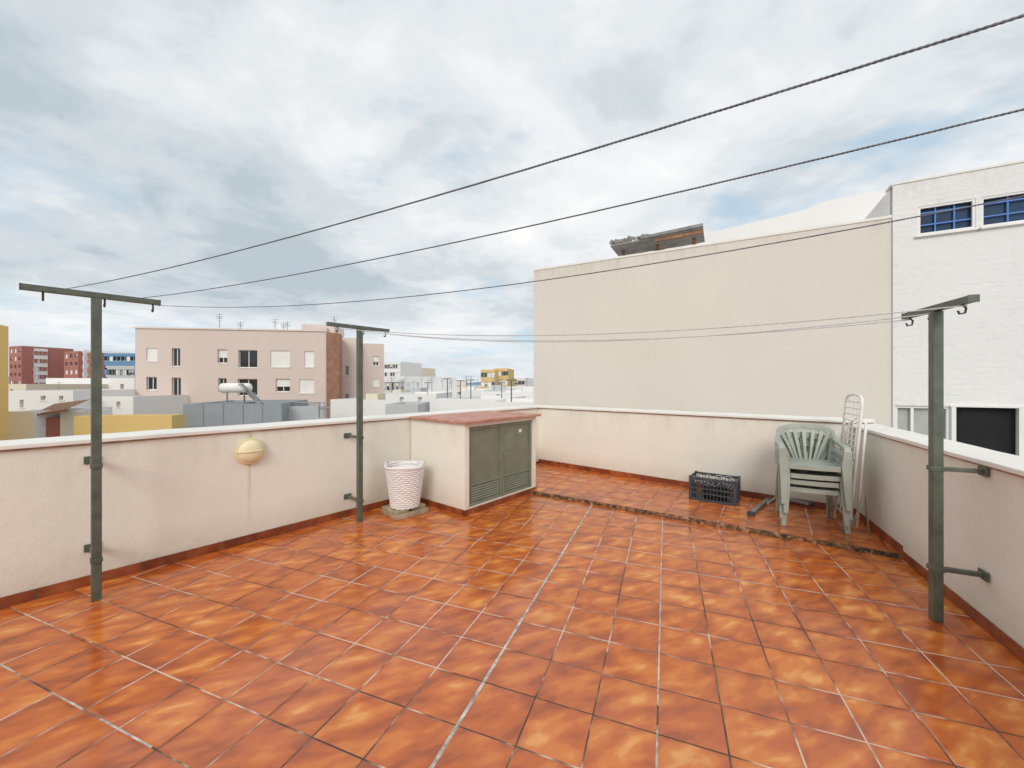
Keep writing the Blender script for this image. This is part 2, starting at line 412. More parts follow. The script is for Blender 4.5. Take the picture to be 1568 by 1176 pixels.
# ---------------------------------------------------------------- posts
def post(p,top,ud,half,brz,wdir,blen,name='clothesline_post'):
    e=empty(name); Mp=frame(p,ud)
    mb=MB(); mb.box((0,0,top/2),(.055,.055,top),Mp); mb.obj('upright',['post'],e,bevel=.004)
    mb=MB(); mb.box((0,0,top+.022),(half*2,.05,.04),Mp)
    mb.box((-half-.002,0,top+.022),(.004,.056,.046),Mp); mb.box((half+.002,0,top+.022),(.004,.056,.046),Mp)
    mb.obj('crossbar',['post'],e,bevel=.003)
    mb=MB()
    for k in (-.72,.12,.88):
        c=Vector((k*half,0,top)); pts=[c+Vector((0,0,.002)),c+Vector((0,-.02,-.02)),c+Vector((0,-.015,-.05)),c+Vector((0,.012,-.055)),c+Vector((0,.02,-.035))]
        mb.tube(pts,.006,6,mat=Mp)
    mb.obj('hooks',['rust'],e)
    mb=MB()
    Mw=frame(p,wdir)
    for z in brz:
        mb.box((blen/2+.028,0,z),(blen-.0,.035,.028),Mw)
        mb.box((blen+.022,0,z),(.012,.09,.06),Mw)
        mb.box((0,0,z),(.075,.064,.03),Mw)
    mb.obj('wall_brackets',['post'],e,bevel=.002)
    return e
uL=V2(.64,.768); nL=V2(-.768,.64)
def distL(p): return (p-V2(-6,0)).dot(V2(.768,-.64))
pA=V2(-3.083,2.94); pB=V2(-1.775,4.62); pC=V2(2.868,2.682); pD=V2(1.84,.50)
uR=V2(.42,.906).normalized(); nR=V2(.906,-.42)
def distR(p): return (V2(1.884,0)-p).dot(nR)
post(pA,2.235,uL,.355,(.995,.297),nL,distL(pA)-.03)
post(pB,2.235,uL,.375,(.976,.24),nL,distL(pB)-.03)
post(pC,2.09,V2(.33,.944),.33,(1.03,.355),nR,distR(pC)-.03)
post(pD,2.22,uR,.45,(1.03,.355),nR,distR(pD)-.03)
def wire(a,b,sag,r):
    mb=MB(); pts=[]
    n=60
    for k in range(n+1):
        s=k/n; p=Vector(a).lerp(Vector(b),s); p.z-=4*sag*s*(1-s); pts.append(p)
    mb.tube(pts,r,6); return mb
def rope(name,a,b,sag,r,m):
    mb=MB(); a=Vector(a);b=Vector(b); L=(b-a).length; per=.020; n=int(L/per*9); off=r*.30
    side=(b-a).cross(Vector((0,0,1))).normalized()
    for ph in (0,math.pi):
        pts=[]
        for k in range(n+1):
            s=k/n; p=a.lerp(b,s); p.z-=4*sag*s*(1-s)
            an=s*L/per*2*math.pi+ph
            pts.append(p+side*(off*math.cos(an))+Vector((0,0,off*math.sin(an))))
        mb.tube(pts,r*.74,5)
    mb.obj(name,[m],smooth=True)
rope('clothesline',(-3.213,2.77,2.25),(1.716,.17,2.24),.08,.0027,'wire')
rope('clothesline',(-2.997,3.062,2.25),(1.86,.47,2.24),.08,.0027,'wire')
rope('clothesline',(-2.88,3.22,2.24),(2.11,.98,2.24),.16,.0025,'wire')
for (s0,s1,sg) in ((-.30,-.28,.13),(.0,.0,.16),(.33,.29,.12)):
    a=pB+uL*s0; b=pC+V2(.33,.944)*s1
    wire((a.x,a.y,2.22),(b.x,b.y,2.08),sg,.004).obj('clothesline',['wire2'],smooth=True)

# ---------------------------------------------------------------- wall lamp
e=empty('bulkhead_wall_lamp')
n3=Vector((.768,-.64,0)); 
Ml=Matrix.Translation((lp.x,lp.y,.925))@n3.to_track_quat('Z','Y').to_matrix().to_4x4()
mb=MB(); mb.lathe([(0.001,.0),(.125,.0),(.132,.006),(.134,.03),(.128,.040),(.118,.042),(0.001,.042)],40,Ml); mb.obj('base',['lampy'],e,smooth=True,bevel=0)
mb=MB(); mb.lathe([(.112,.038),(.110,.050),(.100,.066),(.078,.082),(.045,.092),(.02,.095),(0.001,.0955)],40,Ml); mb.obj('diffuser',['lampg'],e,smooth=True)
mb=MB(); mb.tube([Ml@Vector(p) for p in ((-.128,0,.03),(-.122,0,.052),(-.10,0,.074),(-.05,0,.096),(0,0,.102),(.05,0,.096),(.10,0,.074),(.122,0,.052),(.128,0,.03))],.0055,6)
mb.obj('guard_bar',['lampy'],e,smooth=True)
mb=MB(); mb.sweep([(lp.x+n3.x*.004,lp.y+n3.y*.004,1.05),(lp.x+n3.x*.004,lp.y+n3.y*.004,1.112)],.018,.012,up=(n3.x,n3.y,0)); mb.obj('conduit',['wall'],e)

# ---------------------------------------------------------------- basket on block
bc=V2(-1.33,4.93)
Mb=frame(bc,V2(.70,.714))
mb=MB()
for yy in (-.10,.10):
    mb.box((0,yy,.025),(.44,.19,.05),Mb)
mb.box((0.12,.03,.068),(.20,.3,.036),Mb); mb.box((-.12,.03,.066),(.18,.34,.032),Mb)
mb.obj('paving_block_pile',['conc'],bevel=.006)
e=empty('laundry_basket')
Mbk=Matrix.Translation((bc.x,bc.y,0))
mb=MB()
nr=20
for k in range(nr):
    f=k/(nr-1); r0=.163+.062*f; z=.098+.47*f
    pts=[]
    for q in range(97):
        a=2*math.pi*q/96; rr=r0+.0055*math.sin(16*a+math.pi*(k%2)); pts.append((bc.x+rr*math.cos(a),bc.y+rr*math.sin(a),z+.002*math.sin(5*a+k)))
    mb.tube(pts,.0125,6)
mb.obj('woven_strands',['bask'],e,smooth=True)
mb=MB()
for q in range(32):
    a=2*math.pi*q/32; c,s_=math.cos(a),math.sin(a)
    mb.tube([(bc.x+.163*c,bc.y+.163*s_,.09),(bc.x+.225*c,bc.y+.225*s_,.575)],.006,5)
mb.lathe([(.205,.56),(.150,.10),(.001,.095)],48,Mbk)
mb.obj('uprights_liner',['bask'],e,smooth=True)
mb=MB(); pts=[(bc.x+.235*math.cos(t_),bc.y+.235*math.sin(t_),.59+.006*math.sin(3*t_)) for t_ in [2*math.pi*k/48 for k in range(49)]]
mb.tube(pts,.016,8)
for s_ in (-1,1):
    pts=[(bc.x+s_*.235*math.cos(.5*q),bc.y+.235*math.sin(.5*q),.59+.045*(1-q*q)) for q in [k/6-1 for k in range(13)]]
    mb.tube(pts,.009,6)
mb.obj('rim_handles',['bask'],e,smooth=True)

# ---------------------------------------------------------------- crate
cc=V2(2.74,5.36); Mk=frame(cc,V2(.80,-.60),.041)
e=empty('plastic_crate'); mb=MB(); cw,cd,ch=.55,.36,.31
mb.box((0,0,.008),(cw-.03,cd-.03,.016),Mk)
def side(L,off,axis):
    def P(a,z): return (a,off,z) if axis=='x' else (off,a,z)
    def S(a,h,t=.012): return (a,t,h) if axis=='x' else (t,a,h)
    for z,h in ((.015,.03),(.10,.016),(.165,.016),(.23,.014),(ch-.02,.04)): mb.box(P(0,z),S(L,h),Mk)
    n=int(L/.042)
    for k in range(n+1):
        x=-L/2+.006+(L-.012)*k/n; mb.box(P(x,ch/2),S(.008,ch-.01,.010),Mk)
for s_ in(-1,1): side(cw,s_*cd/2,'x'); side(cd-.014,s_*cw/2,'y')
for a in(-1,1):
    for b in(-1,1): mb.box((a*(cw/2-.008),b*(cd/2-.008),ch/2+.004),(.034,.034,ch+.008),Mk)
mb.obj('shell',['crate'],e)
mb=MB()
random.seed(3)
for q in range(5):
    x,y=random.uniform(-.2,.2),random.uniform(-.1,.1); pts=[];ang=random.random()*6
    for k in range(26):
        ang+=random.uniform(-.1,.7); x=max(-.24,min(.24,x+.045*math.cos(ang))); y=max(-.15,min(.15,y+.045*math.sin(ang)))
        pts.append((x,y,.25+.05*math.sin(k*.7+q)))
    mb.tube(pts,.004,6,mat=Mk)
mb.obj('coiled_cord',['cord'],e,smooth=True)
mb=MB(); mb.lathe([(.001,.02),(.17,.02),(.19,.12),(.15,.20),(.05,.25),(.001,.255)],18,Mk,fn=lambda r,z,a,i:r*(1+.15*math.sin(3*a+i))*.85)
mb.obj('black_sack',['dark'],e,smooth=True)

# ---------------------------------------------------------------- stacked chairs
def chair_mesh():
    mb=MB()
    nx,ny=12,12; vs=[];fs=[]
    for lay,dz in((0,0),(1,-.012)):
        for j in range(ny+1):
            for i in range(nx+1):
                a=i/nx*2-1; b=j/ny*2-1
                wd=.235-.02*(b<0)*(-b); x=a*wd; y=.03+b*.225
                z=.42-.018*(1-a*a)*(1-b*b)-(.03*max(0,b-.75)/.25 if b>.75 else 0)
                vs.append((x,y,z+dz))
    N=(nx+1)*(ny+1)
    def id(l,i,j): return l*N+j*(nx+1)+i
    for j in range(ny):
        for i in range(nx):
            fs.append((id(0,i,j),id(0,i+1,j),id(0,i+1,j+1),id(0,i,j+1))); fs.append((id(1,i,j),id(1,i,j+1),id(1,i+1,j+1),id(1,i+1,j)))
    mb.add(vs,fs)
    ring=[(-.245,-.19),(-.25,0),(-.255,.2),(-.22,.262),(-.11,.275),(0,.28),(.11,.275),(.22,.262),(.255,.2),(.25,0),(.245,-.19),(.1,-.205),(-.1,-.205),(-.245,-.19)]
    mb.sweep([(x,y,.402) for x,y in ring],.012,.046)
    mb.sweep([(x*.975,y*.975,.424) for x,y in ring],.03,.008)
    arc=[]
    for k in range(-8,9):
        t_=k/8; arc.append((.262*math.sin(t_*1.45)/math.sin(1.45),-.305+.085*(1-math.cos(t_*1.45)),.80-.05*t_*t_-.035*abs(t_)**4))
    mb.sweep(arc,.022,.05,up=(0,-.2,1))
    mb.sweep([(x*.97,y*.97-.002,z-.04) for x,y,z in arc],.010,.02,up=(0,-.2,1))
    for s_ in(-1,1):
        arm=[(s_*.262,-.222,.715),(s_*.275,-.17,.675),(s_*.285,-.08,.645),(s_*.29,.05,.635),(s_*.29,.16,.632),(s_*.287,.225,.622),(s_*.283,.262,.59)]
        mb.sweep(arm,.055,.016,ws=[.5,.8,1,1.05,1.05,1,.9])
        mb.sweep([(x-s_*.024,y,z-.012) for x,y,z in arm],.008,.026)
        mb.sweep([(s_*.283,.262,.60),(s_*.270,.262,.42),(s_*.272,.285,.2),(s_*.278,.305,0)],.058,.028,up=(0,1,0),ws=[1.1,1.35,1.05,.7])
        mb.sweep([(s_*.262,.250,.60),(s_*.250,.248,.42),(s_*.253,.270,.2),(s_*.262,.292,.01)],.012,.05,up=(0,1,0))
        mb.sweep([(s_*.262,-.222,.73),(s_*.245,-.205,.55),(s_*.235,-.19,.42),(s_*.245,-.235,.2),(s_*.255,-.285,0)],.05,.026,up=(0,1,0),ws=[.7,.9,1.3,1,.75])
        mb.sweep([(s_*.225,-.18,.42),(s_*.228,-.225,.2),(s_*.238,-.272,.01)],.012,.05,up=(0,1,0))
    for k in range(-3,4):
        t_=k/3.6; top=(.255*math.sin(t_*1.35)/math.sin(1.45),-.305+.085*(1-math.cos(t_*1.45))+.003,.775-.05*t_*t_)
        mid=(top[0]*.70,-.235+.03*t_*t_,.58); bot=(top[0]*.46,-.20,.425)
        mb.sweep([bot,mid,top],.034,.009,up=(0,1,0),ws=[.6,.95,1.2])
    me=mb.obj('tmp',['chair'],recalc=True); d=me.data; bpy.data.objects.remove(me); return d
cm=chair_mesh()
fd=V2(-.43,-.90).normalized(); ch0=V2(3.36,4.50)
ang=math.atan2(fd.y,fd.x)-math.pi/2
for k in range(4):
    o=bpy.data.objects.new('plastic_chair',cm); scene.collection.objects.link(o)
    p=ch0+fd*(.018*k+random.uniform(-.006,.006)); o.location=(p.x,p.y,.041+(0,.088,.160,.262)[k]); o.rotation_euler=(random.uniform(-.012,.012),random.uniform(-.008,.008),ang+(0,-.05,.04,-.03)[k])
    b=o.modifiers.new('bevel','BEVEL'); b.width=.003; b.segments=2

# ---------------------------------------------------------------- folded lounger leaning
e=empty('folded_sun_lounger')
b0=Vector((3.50,4.12,.042)); b1=Vector((3.74,4.60,.042)); t0=Vector((3.63,4.10,1.48))
up=(t0-b0).normalized(); sdv=(b1-b0).normalized(); nn3=sdv.cross(up).normalized()
wd=(b1-b0).length; ht=(t0-b0).length
def LP(a,h,n=0): return b0+sdv*(a*wd)+up*(h*ht)+nn3*n
mb=MB()
fr=[LP(0,0),LP(0,.93),LP(.04,.975),LP(.15,.995),LP(.5,1.005),LP(.85,.995),LP(.96,.975),LP(1,.93),LP(1,0)]
mb.tube(fr,.015,8)
fr2=[LP(.08,.05,.07),LP(.08,.80,.06),LP(.5,.83,.06),LP(.92,.80,.06),LP(.92,.05,.07)]
mb.tube(fr2,.012,8)
mb.obj('frame',['resinw'],e,smooth=True)
mb=MB()
for k in range(19):
    h=.10+k*.047; mb.sweep([LP(.02,h,.0),LP(.98,h,.0)],.006,.014,up=tuple(up))
for a in(.25,.5,.75): mb.sweep([LP(a,.08,.012),LP(a,.98,.012)],.012,.008,up=tuple(nn3))
mb.obj('slats',['resinw'],e)
mb=MB()
for a in(.0,1): mb.tube([LP(a,.02,.0),LP(a,.30,.10),LP(a,.02,.16)],.012,8)
mb.obj('folding_legs',['chair'],e,smooth=True)

# ---------------------------------------------------------------- folded metal stand on floor
def fl(px,py,z=.04):
    d=(H-z)*F/(py-CY); return Vector((gx(px,d),d,z))
e=empty('folded_metal_stand')
mb=MB()
a=fl(1150,790); b=fl(1188,757); a.z=b.z=.062; mb.sweep([a,b],.045,.04)
a=fl(1146,758); b=fl(1242,780); a.z=b.z=.105; mb.sweep([a,b],.035,.035)
a=fl(1165,764); b=fl(1240,774); a.z=b.z=.06; mb.sweep([a,b],.03,.03)
a=fl(1176,784); b=fl(1212,760); a.z=b.z=.145; mb.sweep([a,b],.03,.035)
mb.obj('tubes',['steel'],e,bevel=.003)
mb=MB()
a=fl(1150,790); mb.box((a.x,a.y,.066),(.06,.06,.05)); a=fl(1242,780); mb.box((a.x,a.y,.1),(.05,.05,.05)); mb.obj('end_caps',['crate'],e,bevel=.003)

# ---------------------------------------------------------------- neighbour buildings
BA=V2(.532,9.5); bdir=V2(1.87,-1).normalized(); bn=V2(-bdir.y,bdir.x)
if bn.y<0: bn=-bn
def bp(px,off=0):
    r=(px-CX)/F; o=BA+bn*off
    d=(o.x+1.87*o.y)/(r+1.87); return V2(r*d,d)
e=empty('blank_wall_building')
A=bp(817); B=bp(1366)
mb=MB(); mb.prism([A,B,B+bn*2.2,A+bn*2.2],-12,4.31); mb.obj('walls',['blank'],e)
mb=MB(); n=60; 
vs=[];fs=[]
for k in range(n+1):
    p=A.lerp(B,k/n); q0=p-bn*.015; q1=p+bn*.22; j=random.uniform(-.008,.008)
    vs+=[(q0.x,q0.y,4.31),(q0.x,q0.y,4.352+j),(q1.x,q1.y,4.365+j),(q1.x,q1.y,4.31)]
for k in range(n):
    for q in range(4): fs.append((4*k+q,4*k+(q+1)%4,4*k+4+(q+1)%4,4*k+4+q))
fs+=[(0,1,2,3)]; mb.add(vs,fs); mb.obj('coping',['cap'],e)
def facade(mb,A,B,z0,z1,wins,rec=.2,wm=0):
    dv=(B-A); L=dv.length; dv=dv/L; n=V2(-dv.y,dv.x)
    if n.y<0 and abs(n.y)>.05: n=-n
    xs=sorted(set([0,L]+[w[0] for w in wins]+[w[1] for w in wins])); zs=sorted(set([z0,z1]+[w[2] for w in wins]+[w[3] for w in wins]))
    P=lambda a,z,o=0:(A.x+dv.x*a+n.x*o,A.y+dv.y*a+n.y*o,z)
    for i in range(len(xs)-1):
        for j in range(len(zs)-1):
            cx=(xs[i]+xs[i+1])/2; cz=(zs[j]+zs[j+1])/2
            if any(w[0]<cx<w[1] and w[2]<cz<w[3] for w in wins): continue
            mb.add([P(xs[i],zs[j]),P(xs[i+1],zs[j]),P(xs[i+1],zs[j+1]),P(xs[i],zs[j+1])],[(0,1,2,3)],wm)
    for w in wins:
        a,b,c,d=w[:4]; mi=w[4]; r=rec if mi!=2 else rec*.4
        for q in (((a,c),(b,c)),((b,c),(b,d)),((b,d),(a,d)),((a,d),(a,c))):
            mb.add([P(q[0][0],q[0][1]),P(q[1][0],q[1][1]),P(q[1][0],q[1][1],r),P(q[0][0],q[0][1],r)],[(0,1,2,3)],wm)
        mb.add([P(a,c,r),P(b,c,r),P(b,d,r),P(a,d,r)],[(0,1,2,3)],mi)
        if mi==1 and len(w)>5 and w[5]:
            f=.045*w[5]
            def bar(a0,a1,c0,c1,o=.03):
                mb.add([P(a0,c0,r-o),P(a1,c0,r-o),P(a1,c1,r-o),P(a0,c1,r-o)],[(0,1,2,3)],3)
            bar(a,a+f,c,d); bar(b-f,b,c,d); bar(a+f,b-f,c,c+f); bar(a+f,b-f,d-f,d); bar((a+b)/2-f/2,(a+b)/2+f/2,c+f,d-f)
        if len(w)>6 and w[6]:
            zz=d-(d-c)*w[6]; mb.add([P(a,zz,r-.06),P(b,zz,r-.06),P(b,d,r-.06),P(a,d,r-.06)],[(0,1,2,3)],2)
        if rec>.1:
            mb.add([P(a-.06,c-.07,-.05),P(b+.06,c-.07,-.05),P(b+.06,c-.003,-.05),P(a-.06,c-.003,-.05),P(a-.06,c-.003,.0),P(b+.06,c-.003,.0)],[(0,1,2,3),(3,2,5,4)],3)
e=empty('white_rooftop_building')
A2=bp(1366); B2=A2+bdir*6.0
def uu(px): return (bp(px)-A2).length
mb=MB()
wins=[(uu(1405),uu(1493),3.965,4.415,1),(uu(1501),uu(1640),3.965,4.415,1),
      (uu(1370),uu(1455),.55,1.25,4),(uu(1460),uu(1560),.35,1.245,5)]
facade(mb,A2+(-bn)*.02,B2+(-bn)*.02,-12,4.83,wins,rec=.09)
mb.obj('walls',['wht','bglass','shut','frame','lglass','dark'],e,recalc=False)
mb=MB(); pA2=A2-bn*.02; pB2=B2-bn*.02
mb.prism([pA2+bn*.12,pB2+bn*.12,B2+bn*6,A2+bn*6],-12,4.82); 
mb.obj('rear_block',['wht'],e)
mb=MB(); mb.prism([A2-bn*.035-bdir*.02,B2-bn*.035,B2+bn*.25,A2+bn*.25-bdir*.02],4.832,4.862); mb.obj('coping',['cap'],e)
Mw=frame(A2-bn*.02,bdir)
sgn=1 if V2(-bdir.y,bdir.x).dot(bn)>0 else -1
mb=MB(); mf=MB()
for (a,b) in ((uu(1405),uu(1493)),(uu(1501),uu(1640))):
    c,d=3.965,4.415
    for (x,z,w_,h_) in (((a+b)/2,c+.015,b-a,.03),((a+b)/2,d-.015,b-a,.03)): mf.box((x,sgn*.03,z),(w_,.04,h_),Mw)
    for x in (a+.015,b-.015): mf.box((x,sgn*.03,(c+d)/2),(.03,.04,d-c-.062),Mw)
    mf.box(((a+b)/2,-sgn*.02,c-.022),(b-a+.08,.06,.03),Mw)
    n=max(3,round((b-a)/.30))
    for k in range(1,n): mb.box((a+(b-a)*k/n,sgn*.055,(c+d)/2),(.016,.014,d-c-.06),Mw)
    for zz in (.36,.78): mb.box(((a+b)/2,sgn*.048,c+(d-c)*zz),(b-a-.06,.012,.018),Mw)
a,b=uu(1370),uu(1455)
for x in (a+.02,a+(b-a)*.33,b-.02): mf.box((x,sgn*.05,.9),(.035,.04,.69),Mw)
mf.box(((a+b)/2,sgn*.05,1.23),(b-a,.05,.03),Mw)
a,b=uu(1460),uu(1560)
for x in (a-.01,b+.01): mf.box((x,-sgn*.008,.8),(.05,.03,.9),Mw)
mf.box(((a+b)/2,-sgn*.008,1.262),(b-a+.1,.03,.03),Mw)
mb.obj('window_bars',['blue'],e); mf.obj('window_frames',['frame'],e)
e=empty('white_gable_building')
pts=[(1078,390),(1080,357),(1130,346),(1190,332),(1235,320),(1252,311),(1300,300),(1356,289),(1372,289),(1372,400)]
mb=MB(); fr=[];bk=[]
for i,(x,y) in enumerate(pts):
    p=bp(x,2.4); z=gz(y,p.y) if 0<i<len(pts)-1 else -12
    fr.append((p.x,p.y,z)); q=p+bn*.3; bk.append((q.x,q.y,z))
n=len(pts); mb.add(fr+bk,[tuple(range(n)),tuple(range(n,2*n))[::-1]]+[(i,(i+1)%n,n+(i+1)%n,n+i) for i in range(n)])
mb.obj('gable_wall',['tgable'] if 'tgable' in M else ['twhite'],e)
e=empty('rooftop_lean_to')
mb=MB()
p=bp(942,.9); q=bp(1078,.9)
z0_=gz(386,p.y)+.03; z1_=gz(361,q.y)
mb.sweep([(p.x,p.y,z0_-.02),(q.x,q.y,z1_+.02)],.9,.035)
p3=p.lerp(q,.35)-bn*.38; q3=q-bn*.38
mb.sweep([(p3.x,p3.y,z0_+(z1_-z0_)*.35+.03),(q3.x,q3.y,z1_+.07)],.22,.06)
mb.obj('roof_sheet',['tar'],e)
mb=MB(); p2=p.lerp(q,.5)-bn*.40; q2=q-bn*.40
mb.sweep([(p2.x,p2.y,z0_+(z1_-z0_)*.5-.05),(q2.x,q2.y,z1_-.04)],.06,.07); mb.obj('timber_fascia',['wood'],e)
mb=MB(); p2=p-bn*.4
for k in range(9):
    c=p2.lerp(q2,.02+k*.05); r_=random.uniform(.045,.075); mb.box((0,0,0),(r_*1.8,r_*1.4,r_*1.6),Matrix.Translation((c.x,c.y,z0_+.03+(z1_-z0_)*(.02+k*.05)+random.uniform(.02,.06)))@Matrix.Rotation(random.random()*3,4,Vector((1,.5,.7)).normalized()))
mb.obj('rubble_weights',['tar'],e,bevel=.01)
mb=MB(); 
for f in(.1,.5,.9):
    c=p.lerp(q,f); mb.box((c.x,c.y,(4.2+z0_+(z1_-z0_)*f)/2),(.06,.06,z0_+(z1_-z0_)*f-4.24))
mb.obj('props',['wood'],e)

# --- town
def bldg(name,xl,dl,xr,dr,ytop,depth,wallm,winspx=None,grid=None,roof='roofw',z0=-12,rec=.25,rim=.35,ztop=None,par=None):
    A=V2(gx(xl,dl),dl); B=V2(gx(xr,dr),dr); dv=(B-A).normalized(); n=V2(-dv.y,dv.x)
    if n.y<0: n=-n
    zt=ztop if ztop is not None else gz(ytop,(dl+dr)/2)
    L=(B-A).length; wins=[]
    if winspx:
        for w in winspx:
            rs=[]
            for x in (w[0],w[2]):
                r=(x-CX)/F
                s=(r*A.y-A.x)/(dv.x-r*dv.y); rs.append(s)
            dm=A.y+dv.y*(rs[0]+rs[1])/2
            wins.append((rs[0],rs[1],gz(w[3],dm),gz(w[1],dm),1 if w[4]!='S' else 2,1.6,.0 if w[4]!='H' else .6))
    if grid:
        nx,st,ww,wh=grid
        z=zt-1.0-wh
        while z>max(z0,-11)+.5:
            for k in range(nx):
                c=L*(k+.5)/nx
                ty=random.random()
                wins.append((c-ww/2,c+ww/2,z,z+wh,2 if ty<.3 else 1,1.6,.5 if ty>.75 else 0))
            z-=st
    mb=MB(); facade(mb,A,B,z0,zt,wins,rec=rec)
    A3=A+n*depth; B3=B+n*depth
    for a,b in ((B,B3),(A3,A)):
        mb.add([(a.x,a.y,z0),(b.x,b.y,z0),(b.x,b.y,zt),(a.x,a.y,zt)],[(0,1,2,3)],0)
    mb.add([(A3.x,A3.y,z0),(B3.x,B3.y,z0),(B3.x,B3.y,zt),(A3.x,A3.y,zt)],[(0,1,2,3)],0)
    t_=.25; i0=A+dv*t_+n*t_; i1=B-dv*t_+n*t_; i2=B3-dv*t_-n*t_; i3=A3+dv*t_-n*t_
    o=[A,B,B3,A3]; ii=[i0,i1,i2,i3]
    for k in range(4):
        k2=(k+1)%4
        mb.add([(o[k].x,o[k].y,zt),(o[k2].x,o[k2].y,zt),(ii[k2].x,ii[k2].y,zt),(ii[k].x,ii[k].y,zt)],[(0,1,2,3)],0)
        mb.add([(ii[k].x,ii[k].y,zt),(ii[k2].x,ii[k2].y,zt),(ii[k2].x,ii[k2].y,zt-rim),(ii[k].x,ii[k].y,zt-rim)],[(0,1,2,3)],0)
    mb.add([(p.x,p.y,zt-rim) for p in ii],[(0,1,2,3)],4)
    return mb.obj(name,[wallm,'glass','shut','frame',roof],par,recalc=False),A,B,n,zt

pk=empty('pink_apartment_building')
W1=[(224,533,241,553,'S'),(263,533,276,561,'D'),(333,535,348,556,'H'),(365,536,394,563,'D'),(414,537,444,562,'S'),(466,538,481,562,'S'),
(224,577,240,597,'D'),(263,578,277,606,'D'),(334,579,347,600,'D'),(364,580,394,606,'D'),(422,580,444,600,'H'),(458,581,481,602,'S'),
(224,621,240,641,'D'),(263,622,277,650,'D'),(334,623,347,644,'D'),(364,624,394,650,'S'),(422,624,444,645,'D'),(458,625,481,646,'S')]
o,A,B,n,zt=bldg('main_block',207,38,499.5,40.4,505,14,'pink',W1,par=pk,roof='roofr')
dv=(B-A).normalized()
mb=MB(); mb.prism([A-dv*.1-n*.12,B+dv*.02-n*.12,B+dv*.02+n*.0-n*.003,A-dv*.1-n*.003],zt-.02,zt+.12); mb.obj('cornice',['pinkl'],pk)
mb=MB(); p=B+dv*.03; mb.prism([p-n*.1,p+dv*1.05+n*.6,p+dv*.9+n*2.2,p+n*4],-12,zt-.1); mb.obj('brick_stair_tower',['brick'],pk)
bldg('recessed_wing',515,44,545,44.5,517,10,'pinkl',[(528,560,534,575,'D'),(528,603,534,616,'D')],par=pk,rec=.2)
bldg('rear_wing',543,46,588,47,526,10,'pink',[(543.5,547,549,562,'D'),(571,545,580,560,'H'),(544,590,549,603,'D'),(571,580,581,592,'S'),(566,606,577,622,'D')],par=pk,rec=.2)
bldg('penthouse',462,43,512,43.5,497,4,'pinkl',par=pk,z0=5)
bldg('penthouse_core',480,42.6,500,42.8,501,2,'pinkl',par=pk,z0=5)
mb=MB()
for (x,y0,y1,d) in ((336,480,503,41),(368,492,504,43),(421,488,505,42),(434,494,505,44),(512,484,498,44),(440,492,505,45)):
    X=gx(x,d); za=gz(y0,d); zb=gz(y1+6,d)
    mb.tube([(X,d,zb),(X,d,za)],.035,5)
    for k in range(4): mb.box((X,d,za-.1-.22*k),(.9-.15*k,.03,.03))
    mb.box((X,d,za-.4),(.03,.9,.03))
mb.obj('roof_antennas',['steel'],pk)

mb=MB(); a=V2(gx(-560,9),9); b=V2(gx(13,22),22)
mb.prism([a,b,b+V2(-9,-2),a+V2(-9,-2)],-12,gz(500,22))
mb.obj('yellow_building',['tyel'])
bldg('ochre_rooftop_building',113,17,263,17.6,637,.9,'toch',roof='toch',rim=.1)
g=empty('grey_clad_building')
o,A,B,n,zt=bldg('main_volume',280,20,431,21,618,5,'grym',roof='tgrey',par=g)
mb=MB()
for k in range(1,5): 
    p=A.lerp(B,k/5); mb.box((p.x-n.x*.01,p.y-n.y*.01,zt-1.5),(.03,.02,2.9),None)
mb.obj('cladding_joints',['tar'],g)
bldg('side_terrace',433,22,500,23,622,6,'tgrey',par=g,roof='roofr')
mb=MB()
dA=22.3; 
for k in range(9):
    x=434+k*8; mb.tube([(gx(x,dA),dA+.5,gz(640,dA)),(gx(x,dA),dA+.5,gz(617,dA))],.025,5)
mb.tube([(gx(434,dA),dA+.5,gz(617,dA)),(gx(498,dA),dA+.5,gz(617,dA))],.03,6)
mb.tube([(gx(434,dA),dA+.5,gz(625,dA)),(gx(498,dA),dA+.5,gz(625,dA))],.02,6)
mb.obj('terrace_railing',['steel'],g)
sh=empty('solar_water_heater'); d=21.6
mb=MB(); za=gz(594,d)
x0_,x1_=gx(338,d),gx(384,d)
Mt=Matrix.Translation(((x0_+x1_)/2,d,za))@Matrix.Rotation(math.radians(90),4,'Y')
hl=(x1_-x0_)/2
mb.lathe([(.001,-hl-.03),(.15,-hl),(.24,-hl+.06),(.26,-hl+.12),(.26,hl-.12),(.24,hl-.06),(.15,hl),(.001,hl+.03)],24,Mt)
mb.obj('tank',['tank'],sh,smooth=True)
mb=MB()
Mp=Matrix.Translation((gx(384,d)+.25,d-.3,gz(604,d)-.02))@Matrix.Rotation(math.radians(40),4,'Z')@Matrix.Rotation(math.radians(48),4,'Y')
mb.box((0,0,0),(1.5,1.9,.08),Mp); mb.obj('collector_panel',['panel'],sh)
mb=MB(); 
for s_ in(-1,1): mb.box((0,s_*.97,0),(1.56,.04,.1),Mp); mb.box((s_*.77,0,0),(.04,1.9,.1),Mp)
for x in (348,374): mb.box((gx(x,d),d,(gz(622,d)+za)/2-.1),(.06,.06,za-gz(622,d)-.15))
mb.box((gx(361,d),d,gz(617,d)),(1.6,.8,.06)); mb.tube([(gx(380,d),d,za-.2),(gx(395,d),d-.2,za-.3),(gx(400,d),d-.4,za-.6)],.03,6)
mb.obj('support_frame',['steel'],sh)

